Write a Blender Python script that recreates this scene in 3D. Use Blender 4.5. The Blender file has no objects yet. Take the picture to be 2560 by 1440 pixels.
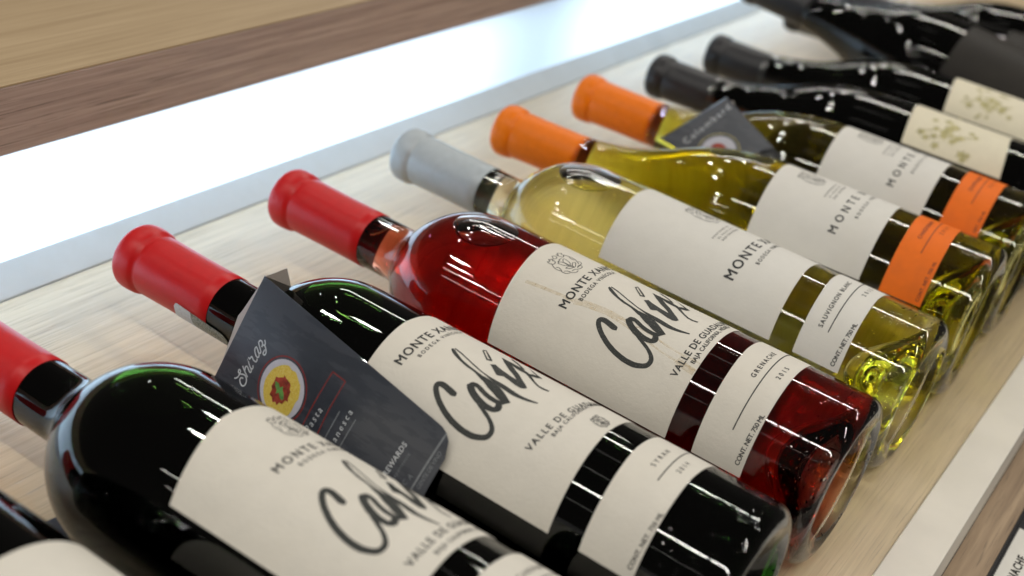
import bpy, math, random
from mathutils import Vector, Matrix
random.seed(7)
S = bpy.context.scene
COL = S.collection
PI = math.pi

# ------------------------------------------------------------------ camera
cd = bpy.data.cameras.new("camera")
cam = bpy.data.objects.new("camera", cd)
COL.objects.link(cam)
rows = ((0.8098304758835032, 0.5623793402135423, 0.16704513770618898),
        (-0.40268826586167783, 0.325793712924915, 0.8553950065063001),
        (0.4266342237416187, -0.7599920620108996, 0.49030123884486315))
m = Matrix(rows).transposed().to_4x4()
m.translation = Vector((0.3865544, -0.43956538, 0.33092856))
cam.matrix_world = m
cd.sensor_width = 36.0
cd.lens = 44.373
cd.clip_start = 0.02
cd.clip_end = 50
cd.dof.use_dof = True
cd.dof.focus_distance = 0.518
cd.dof.aperture_fstop = 7.5
S.camera = cam

# ------------------------------------------------------------------ world, exposure
w = bpy.data.worlds.new("World")
S.world = w
w.use_nodes = True
bg = w.node_tree.nodes["Background"]
bg.inputs["Color"].default_value = (1.0, 0.93, 0.84, 1)
bg.inputs["Strength"].default_value = 0.05
S.view_settings.view_transform = 'Standard'
S.view_settings.look = 'None'
S.view_settings.exposure = 0.0
S.view_settings.gamma = 1.0
cy = S.cycles
cy.use_denoising = True
cy.max_bounces = 18
cy.diffuse_bounces = 4
cy.glossy_bounces = 8
cy.transmission_bounces = 16
cy.volume_bounces = 0
cy.transparent_max_bounces = 12
cy.sample_clamp_indirect = 250.0
cy.blur_glossy = 0.3

# ------------------------------------------------------------------ ceiling lamps of the shop
LAMP_K = 0.37
def lamp(name, loc, sx, sy, radiance, col=(1.0, 0.93, 0.82), aim=(0, 0, -1), shape='RECTANGLE'):
    ld = bpy.data.lights.new(name, 'AREA')
    ld.shape = shape
    ld.size = sx
    ld.size_y = sy
    area = sx * sy * (PI / 4 if shape in ('DISK', 'ELLIPSE') else 1)
    ld.energy = radiance * area * PI * LAMP_K
    ld.color = col
    o = bpy.data.objects.new(name, ld)
    COL.objects.link(o)
    o.location = loc
    o.rotation_euler = Vector(aim).to_track_quat('-Z', 'Y').to_euler()
    return o
WARM = (1.0, 0.955, 0.885)
def strip(x0, x1, y, rad, wd=0.07, z=2.0, col=WARM):      # fluorescent batten along x
    o = lamp("ceiling_strip_lamp", ((x0 + x1) / 2, y, z), x1 - x0, wd, rad, col)
    o.rotation_euler = (0, 0, 0)
strip(-0.75, 0.75, -1.02, 82, 0.09)
strip(-1.55, -0.95, -1.88, 40, 0.06)
strip(-0.90, -0.15, -1.95, 3.5, 0.05)
strip(-0.80, 0.60, 1.85, 118, 0.08)
strip(-2.70, -0.90, 3.00, 95, 0.08)
strip(-1.90, -1.20, -2.75, 40, 0.06)
strip(0.95, 2.45, -1.02, 130, 0.09)
strip(0.80, 2.30, 1.85, 130, 0.08)
strip(1.10, 2.60, 0.45, 125, 0.08)
strip(-0.60, -0.25, -0.22, 2.5, 0.05)
strip(-0.60, -0.25, 0.70, 2.5, 0.05)
def spot(x, y, rad=420, d=0.085, z=2.0, col=WARM):
    lamp("ceiling_spot_lamp", (x, y, z), d, d, rad, col, shape='DISK')
spot(-1.15, 0.12); spot(-1.12, -0.92); spot(-1.35, -1.85, 300); spot(-1.5, 1.30); spot(-1.2, 2.45, 300)
spot(-1.3, 1.85, 260); spot(-1.1, 0.62, 220); spot(-2.5, 1.53, 260); spot(-1.25, -1.40, 220)
spot(0.35, 0.10, 120, 0.07); spot(0.60, 1.2, 120, 0.07); spot(0.75, -0.3, 120, 0.07)
spot(-5.2, 1.4, 160, 0.16, col=(0.45, 0.45, 1.0))
# dim lit wall display on the far side of the aisle
lamp("wall_display_lamp", (-1.35, -4.6, 1.75), 1.3, 0.55, 0.7, (1.0, 0.95, 0.95), aim=(0.3, 0.9, -0.33))

# ------------------------------------------------------------------ object helpers
def tag(o, label=None, cat=None, group=None, kind=None):
    if label: o["label"] = label
    if cat: o["category"] = cat
    if group: o["group"] = group
    if kind: o["kind"] = kind
    return o
def empty(name, loc=(0, 0, 0), rot=(0, 0, 0)):
    o = bpy.data.objects.new(name, None)
    o.empty_display_size = 0.02
    COL.objects.link(o)
    o.location = loc
    o.rotation_euler = rot
    return o
def mesh(name, v, f, mat, parent=None, smooth=False, sharp=None):
    me = bpy.data.meshes.new(name)
    me.from_pydata([tuple(p) for p in v], [], f)
    if mat: me.materials.append(mat)
    if smooth:
        me.polygons.foreach_set("use_smooth", [True] * len(me.polygons))
        if sharp is not None:
            me.set_sharp_from_angle(angle=math.radians(sharp))
    me.update()
    o = bpy.data.objects.new(name, me)
    COL.objects.link(o)
    if parent: o.parent = parent
    return o
def box(name, x0, x1, y0, y1, z0, z1, mat, parent=None, bev=0.0):
    v = [(x, y, z) for x in (x0, x1) for y in (y0, y1) for z in (z0, z1)]
    f = [(0, 1, 3, 2), (4, 6, 7, 5), (0, 4, 5, 1), (2, 3, 7, 6), (0, 2, 6, 4), (1, 5, 7, 3)]
    o = mesh(name, v, f, mat, parent)
    if bev:
        b = o.modifiers.new("bevel", 'BEVEL'); b.width = bev; b.segments = 2; b.limit_method = 'ANGLE'
    return o

# ------------------------------------------------------------------ materials
class NT:
    def __init__(s, name):
        s.m = bpy.data.materials.new(name); s.m.use_nodes = True
        s.t = s.m.node_tree; s.n = s.t.nodes; s.n.clear()
        s.out = s.n.new("ShaderNodeOutputMaterial")
    def node(s, typ, ins=None, **kw):
        n = s.n.new(typ)
        for k, v in kw.items(): setattr(n, k, v)
        for k, v in (ins or {}).items():
            if hasattr(v, "links") or isinstance(v, bpy.types.NodeSocket): s.t.links.new(v, n.inputs[k])
            else: n.inputs[k].default_value = v
        return n
    def link(s, a, b): s.t.links.new(a, b)
    def surf(s, sock): s.link(sock, s.out.inputs["Surface"])
    def coord(s, scale, kind="Object"):
        c = s.node("ShaderNodeTexCoord")
        return s.node("ShaderNodeMapping", {"Vector": c.outputs[kind], "Scale": scale}).outputs[0]
    def noise(s, vec, scale=1.0, detail=4.0, rough=0.55, dist=0.0):
        return s.node("ShaderNodeTexNoise", {"Vector": vec, "Scale": scale, "Detail": detail, "Roughness": rough, "Distortion": dist})
    def ramp(s, fac, stops):
        r = s.node("ShaderNodeValToRGB", {"Fac": fac})
        e = r.color_ramp.elements
        while len(e) < len(stops): e.new(0.5)
        for i, (p, c) in enumerate(stops):
            e[i].position = p; e[i].color = (*c, 1) if len(c) == 3 else c
        return r.outputs[0]
    def mix(s, fac, a, b, mode='MIX'):
        n = s.node("ShaderNodeMix", data_type='RGBA', blend_type=mode)
        for k, v in ((0, fac), (6, a), (7, b)):
            if isinstance(v, bpy.types.NodeSocket): s.link(v, n.inputs[k])
            else: n.inputs[k].default_value = v if not isinstance(v, tuple) or len(v) == 4 else (*v, 1)
        return n.outputs[2]
    def bump(s, h, strength, dist):
        return s.node("ShaderNodeBump", {"Height": h, "Strength": strength, "Distance": dist}).outputs[0]
    def bsdf(s, **ins):
        n = s.node("ShaderNodeBsdfPrincipled", {k.replace("_", " "): v for k, v in ins.items()})
        s.surf(n.outputs[0]); return n
def C4(c): return (*c, 1.0)

def wood(name, light, dark, pore, rough=0.38, freq=1.0, porek=0.45, spec=0.5, coat=0.0):
    t = NT(name)
    a = t.coord((70 * freq, 3.2, 70 * freq)); b = t.coord((640 * freq, 13, 640 * freq)); c = t.coord((1300, 26, 1300))
    big = t.coord((14 * freq, 1.1, 14 * freq))
    n0 = t.noise(big, 1.0, 3, 0.6, 0.4).outputs[0]
    n1 = t.noise(a, 1.0, 5, 0.62, 0.5).outputs[0]
    n2 = t.noise(b, 1.0, 4, 0.6).outputs[0]
    n3 = t.noise(c, 1.0, 3, 0.6).outputs[0]
    n4 = t.noise(t.coord((280 * freq, 5, 280 * freq)), 1.0, 3, 0.6, 0.2).outputs[0]
    s1 = t.node("ShaderNodeMath", {0: n0, 1: 0.10, 2: 0.0}, operation='MULTIPLY_ADD').outputs[0]
    s1 = t.node("ShaderNodeMath", {0: n1, 1: 0.16, 2: s1}, operation='MULTIPLY_ADD').outputs[0]
    s1 = t.node("ShaderNodeMath", {0: n4, 1: 0.38, 2: s1}, operation='MULTIPLY_ADD').outputs[0]
    s3 = t.node("ShaderNodeMath", {0: n2, 1: 0.36, 2: s1}, operation='MULTIPLY_ADD').outputs[0]
    mid = tuple((x + y) / 2 for x, y in zip(light, dark))
    base = t.ramp(s3, [(0.40, dark), (0.5, mid), (0.59, light)])
    pm = t.ramp(n3, [(0.34, (1, 1, 1)), (0.45, (0, 0, 0))])
    pz = t.ramp(n1, [(0.35, (1, 1, 1)), (0.65, (0.25, 0.25, 0.25))])
    pf = t.mix(1.0, pm, pz, 'MULTIPLY')
    pf2 = t.mix(1.0, pf, (porek, porek, porek), 'MULTIPLY')
    col = t.mix(pf2, base, C4(pore))
    h = t.node("ShaderNodeMath", {0: n2, 1: pf2}, operation='SUBTRACT').outputs[0]
    t.bsdf(Base_Color=col, Roughness=rough, Normal=t.bump(h, 0.25, 0.0004), Specular_IOR_Level=spec, Coat_Weight=coat, Coat_Roughness=0.34)
    return t.m

def plain(name, col, rough=0.5, metal=0.0, var=0.06, vscale=60, bumpk=0.0, bscale=900, spec=0.5):
    t = NT(name)
    v = t.coord((1, 1, 1))
    n = t.noise(v, vscale, 4, 0.6).outputs[0]
    cc = t.ramp(n, [(0.3, tuple(max(0, c * (1 - var)) for c in col)), (0.7, tuple(min(1, c * (1 + var)) for c in col))])
    rr = t.node("ShaderNodeMapRange", {"Value": n, "To Min": rough * 0.85, "To Max": min(1, rough * 1.15)}).outputs[0]
    kw = dict(Base_Color=cc, Roughness=rr, Metallic=metal, Specular_IOR_Level=spec)
    if bumpk:
        kw["Normal"] = t.bump(t.noise(v, bscale, 3, 0.6).outputs[0], bumpk, 0.0003)
    t.bsdf(**kw)
    return t.m

def paper(name, col, var, vs, bk, bs, thin=0.14):
    t = NT(name)
    v = t.coord((1, 1, 1))
    n = t.noise(v, vs, 4, 0.6).outputs[0]
    big = t.noise(v, 26, 3, 0.6).outputs[0]
    cc = t.ramp(n, [(0.3, tuple(c * (1 - var) for c in col)), (0.7, tuple(min(1, c * (1 + var)) for c in col))])
    cc = t.mix(t.ramp(big, [(0.45, (0, 0, 0)), (0.8, (0.22, 0.22, 0.22))]), cc, tuple(c * k for c, k in zip(col, (0.93, 0.89, 0.80))))
    p = t.node("ShaderNodeBsdfPrincipled", {"Base Color": cc, "Roughness": 0.75, "Specular IOR Level": 0.3,
               "Normal": t.bump(t.noise(v, bs, 3, 0.6).outputs[0], bk, 0.0003)})
    tr = t.node("ShaderNodeBsdfTranslucent", {"Color": C4(col)})
    mx = t.node("ShaderNodeMixShader", {0: thin})
    t.link(p.outputs[0], mx.inputs[1]); t.link(tr.outputs[0], mx.inputs[2]); t.surf(mx.outputs[0])
    return t.m
def glass_mat(name, sig, ior=1.5, tint=(1, 1, 1), heel=None, R=0.0375):
    t = NT(name)
    ins = {"Color": C4(tint), "Roughness": 0.0, "IOR": ior}
    if heel:                                     # moulded stippling round the heel, faint waviness elsewhere
        c = t.node("ShaderNodeTexCoord").outputs["Object"]
        x = t.node("ShaderNodeSeparateXYZ", {0: c}).outputs[0]
        band = t.node("ShaderNodeMapRange", {"Value": x, "From Min": heel, "From Max": heel + 0.006}).outputs[0]
        vo = t.node("ShaderNodeTexVoronoi", {"Vector": c, "Scale": 330.0, "Randomness": 0.8})
        d = t.node("ShaderNodeMapRange", {"Value": vo.outputs["Distance"], "From Min": 0.08, "From Max": 0.26, "To Min": 1.0, "To Max": 0.0}).outputs[0]
        h = t.node("ShaderNodeMath", {0: d, 1: band}, operation='MULTIPLY').outputs[0]
        h2 = h
        ins["Normal"] = t.bump(h2, 0.20, 0.0005)
    g = t.node("ShaderNodeBsdfGlass", ins)
    if heel:                                     # a little dust on the outside
        c2 = t.node("ShaderNodeTexCoord").outputs["Object"]
        vd = t.node("ShaderNodeTexVoronoi", {"Vector": c2, "Scale": 420.0, "Randomness": 1.0})
        dm = t.node("ShaderNodeMapRange", {"Value": vd.outputs["Distance"], "From Min": 0.035, "From Max": 0.09, "To Min": 0.06, "To Max": 0.0}).outputs[0]
        pick = t.ramp(t.node("ShaderNodeSeparateColor", {0: vd.outputs["Color"]}).outputs[0], [(0.86, (0, 0, 0)), (0.88, (1, 1, 1))])
        fm = t.node("ShaderNodeMath", {0: dm, 1: pick}, operation='MULTIPLY').outputs[0]
        df = t.node("ShaderNodeBsdfDiffuse", {"Color": (0.55, 0.53, 0.5, 1)})
        mx = t.node("ShaderNodeMixShader", {0: fm})
        t.link(g.outputs[0], mx.inputs[1]); t.link(df.outputs[0], mx.inputs[2])
        g = mx
    t.surf(g.outputs[0])
    if sig: absorb(t, sig)
    return t.m
def absorb(t, sig):
    k = max(sig)
    a = t.node("ShaderNodeVolumeAbsorption", {"Color": C4(tuple(1 - s / k for s in sig)), "Density": float(k)})
    t.link(a.outputs[0], t.out.inputs["Volume"])

M = {}
M["oak"] = wood("shelf_oak_laminate", (0.585, 0.462, 0.278), (0.455, 0.345, 0.195), (0.24, 0.17, 0.09), 0.42, 1.0, 0.8, 1.0, 0.6)
M["oak_top"] = wood("pale_oak_laminate", (0.46, 0.34, 0.20), (0.36, 0.255, 0.14), (0.26, 0.17, 0.09), 0.5, 0.8, 0.4)
M["walnut"] = wood("walnut_laminate", (0.52, 0.395, 0.34), (0.33, 0.24, 0.205), (0.10, 0.07, 0.06), 0.45, 1.1, 0.7)
M["ledge"] = wood("ledge_wood", (0.40, 0.29, 0.185), (0.24, 0.165, 0.10), (0.06, 0.045, 0.03), 0.5, 0.7, 0.8)
M["alu"] = plain("brushed_aluminium", (0.52, 0.575, 0.61), 0.5, 0.0, 0.03)
M["edge"] = plain("cream_edge_laminate", (0.74, 0.70, 0.62), 0.5, 0, 0.02)
M["white"] = plain("white_lacquer", (0.8, 0.8, 0.8), 0.6)
M["rail"] = plain("black_plastic_rail", (0.018, 0.018, 0.02), 0.3)
M["paper"] = paper("label_paper", (0.78, 0.745, 0.665), 0.025, 140, 0.5, 620)
M["paper_cool"] = paper("label_paper_cool", (0.80, 0.785, 0.735), 0.02, 140, 0.35, 700, 0.18)
M["paper_cream"] = plain("label_paper_cream", (0.70, 0.65, 0.50), 0.7, 0, 0.03, 140, 0.2, 700, 0.3)
M["paper_orange"] = plain("label_paper_orange", (0.80, 0.155, 0.006), 0.62, 0, 0.05, 160, 0.2, 700, 0.3)
M["reflection_grey"] = plain("charcoal_reflection_sheet", (0.020, 0.017, 0.013), 0.6, 0, 0.25, 50, 0, 900, 0.3)  # dark tone put in for the grey reflection on the far bottles
M["ink"] = plain("black_ink", (0.016, 0.018, 0.018), 0.55, 0, 0.2, 400)
M["ink_soft"] = plain("soft_black_ink", (0.05, 0.046, 0.042), 0.6, 0, 0.2, 400)
M["ink_brown"] = plain("brown_ink_on_orange", (0.20, 0.03, 0.006), 0.6, 0, 0.2, 400)
M["ink_white"] = plain("white_print", (0.62, 0.65, 0.68), 0.55, 0, 0.15, 900)
M["ink_grey"] = plain("grey_print", (0.22, 0.24, 0.26), 0.55, 0, 0.15, 900)
M["ink_red"] = plain("dark_red_print", (0.26, 0.03, 0.025), 0.55, 0, 0.25, 900)
M["card"] = None
def capsule_mat(name, col, rough, spec=0.5, metal=0.0):
    t = NT(name)
    st_ = t.noise(t.coord((16, 260, 260)), 1.0, 4, 0.6, 0.3).outputs[0]
    fine = t.noise(t.coord((1, 1, 1)), 240, 4, 0.6).outputs[0]
    pits = t.node("ShaderNodeTexVoronoi", {"Vector": t.coord((1, 1, 1)), "Scale": 210.0}).outputs["Distance"]
    pm = t.ramp(pits, [(0.02, (0.2, 0.2, 0.2)), (0.05, (0, 0, 0))])
    cc = t.ramp(fine, [(0.3, tuple(c * 0.95 for c in col)), (0.7, tuple(min(1, c * 1.04) for c in col))])
    cc = t.mix(pm, cc, tuple(min(1, c * 1.25 + 0.01) for c in col))
    rr = t.node("ShaderNodeMapRange", {"Value": st_, "To Min": rough * 0.75, "To Max": rough * 1.25}).outputs[0]
    hh = t.node("ShaderNodeMath", {0: fine, 1: 0.12, 2: st_}, operation='MULTIPLY_ADD').outputs[0]
    t.bsdf(Base_Color=cc, Roughness=rr, Metallic=metal, Specular_IOR_Level=spec, Normal=t.bump(hh, 0.18, 0.0005))
    return t.m
M["cap_red"] = capsule_mat("red_capsule", (0.53, 0.007, 0.009), 0.38, 0.35)
M["cap_orange"] = capsule_mat("orange_capsule", (0.86, 0.19, 0.002), 0.42, 0.3)
M["cap_grey"] = capsule_mat("silver_grey_capsule", (0.42, 0.47, 0.50), 0.46, 0.5, 0.15)
M["cap_black"] = capsule_mat("black_capsule", (0.014, 0.014, 0.016), 0.42)
def script_ink():
    t = NT("dry_brush_ink")
    n = t.noise(t.coord((1, 1, 1)), 2600, 3, 0.7).outputs[0]
    f = t.ramp(n, [(0.60, (0, 0, 0)), (0.72, (0.55, 0.55, 0.55))])
    c = t.mix(f, (0.017, 0.02, 0.018), (0.55, 0.52, 0.46))
    t.bsdf(Base_Color=c, Roughness=0.6)
    return t.m
M["script"] = script_ink()
def card_mat():
    t = NT("chalkboard_card")
    n = t.noise(t.coord((9, 42, 42)), 1.0, 3, 0.5, 0.4).outputs[0]
    n2 = t.noise(t.coord((60, 260, 260)), 1.0, 4, 0.6).outputs[0]
    s = t.node("ShaderNodeMath", {0: n, 1: n2}, operation='ADD').outputs[0]
    c = t.ramp(s, [(0.6, (0.032, 0.038, 0.052)), (1.05, (0.042, 0.049, 0.065)), (1.5, (0.056, 0.063, 0.080))])
    t.bsdf(Base_Color=c, Roughness=0.30, Specular_IOR_Level=0.8)
    return t.m
M["card"] = card_mat()
M["card_back"] = plain("card_reverse", (0.42, 0.37, 0.33), 0.7)
def stain_mat():
    t = NT("dried_wine_stain")
    n = t.noise(t.coord((1, 1, 1)), 300, 4, 0.65).outputs[0]
    a = t.ramp(n, [(0.35, (0.12, 0.12, 0.12)), (0.7, (0.45, 0.45, 0.45))])
    p = t.node("ShaderNodeBsdfPrincipled", {"Base Color": (0.70, 0.58, 0.38, 1), "Roughness": 0.75})
    tr = t.node("ShaderNodeBsdfTransparent")
    mx = t.node("ShaderNodeMixShader", {0: a})
    t.link(tr.outputs[0], mx.inputs[1]); t.link(p.outputs[0], mx.inputs[2])
    t.surf(mx.outputs[0]); return t.m
M["stain"] = stain_mat()
def stamp_mat():
    t = NT("tax_stamp_print")
    v = t.coord((1, 1, 1))
    a = t.node("ShaderNodeTexVoronoi", {"Vector": v, "Scale": 1500.0}, feature='DISTANCE_TO_EDGE').outputs[0]
    n = t.noise(v, 1200, 2, 0.7).outputs[0]
    s = t.node("ShaderNodeMath", {0: a, 1: n}, operation='MULTIPLY').outputs[0]
    c = t.ramp(s, [(0.03, (0.07, 0.09, 0.07)), (0.09, (0.52, 0.55, 0.50))])
    t.bsdf(Base_Color=c, Roughness=0.5); return t.m
M["stamp"] = stamp_mat()
def pasta_mat():
    t = NT("pasta_print")
    n = t.noise(t.coord((700, 700, 700)), 1.0, 4, 0.7, 2.5).outputs[0]
    c = t.ramp(n, [(0.3, (0.62, 0.40, 0.04)), (0.5, (0.80, 0.60, 0.09)), (0.7, (0.82, 0.70, 0.25))])
    t.bsdf(Base_Color=c, Roughness=0.5); return t.m
M["pasta"] = pasta_mat()
M["plate"] = plain("plate_print", (0.60, 0.60, 0.68), 0.5, 0, 0.05, 500)
M["sauce"] = plain("sauce_print", (0.34, 0.045, 0.025), 0.5, 0, 0.6, 420)
M["leaf"] = plain("basil_print", (0.13, 0.33, 0.07), 0.5, 0, 0.4, 500)
M["vine"] = plain("vine_print", (0.42, 0.38, 0.18), 0.7, 0, 0.35, 300)
def diffuser_mat():
    t = NT("frosted_acrylic")
    tr = t.node("ShaderNodeBsdfTranslucent", {"Color": (0.93, 0.96, 0.98, 1)})
    gl = t.node("ShaderNodeBsdfDiffuse", {"Color": (0.7, 0.72, 0.74, 1)})
    mx = t.node("ShaderNodeMixShader", {0: 0.2})
    t.link(tr.outputs[0], mx.inputs[1]); t.link(gl.outputs[0], mx.inputs[2])
    t.surf(mx.outputs[0]); return t.m
M["diffuser"] = diffuser_mat()

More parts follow.
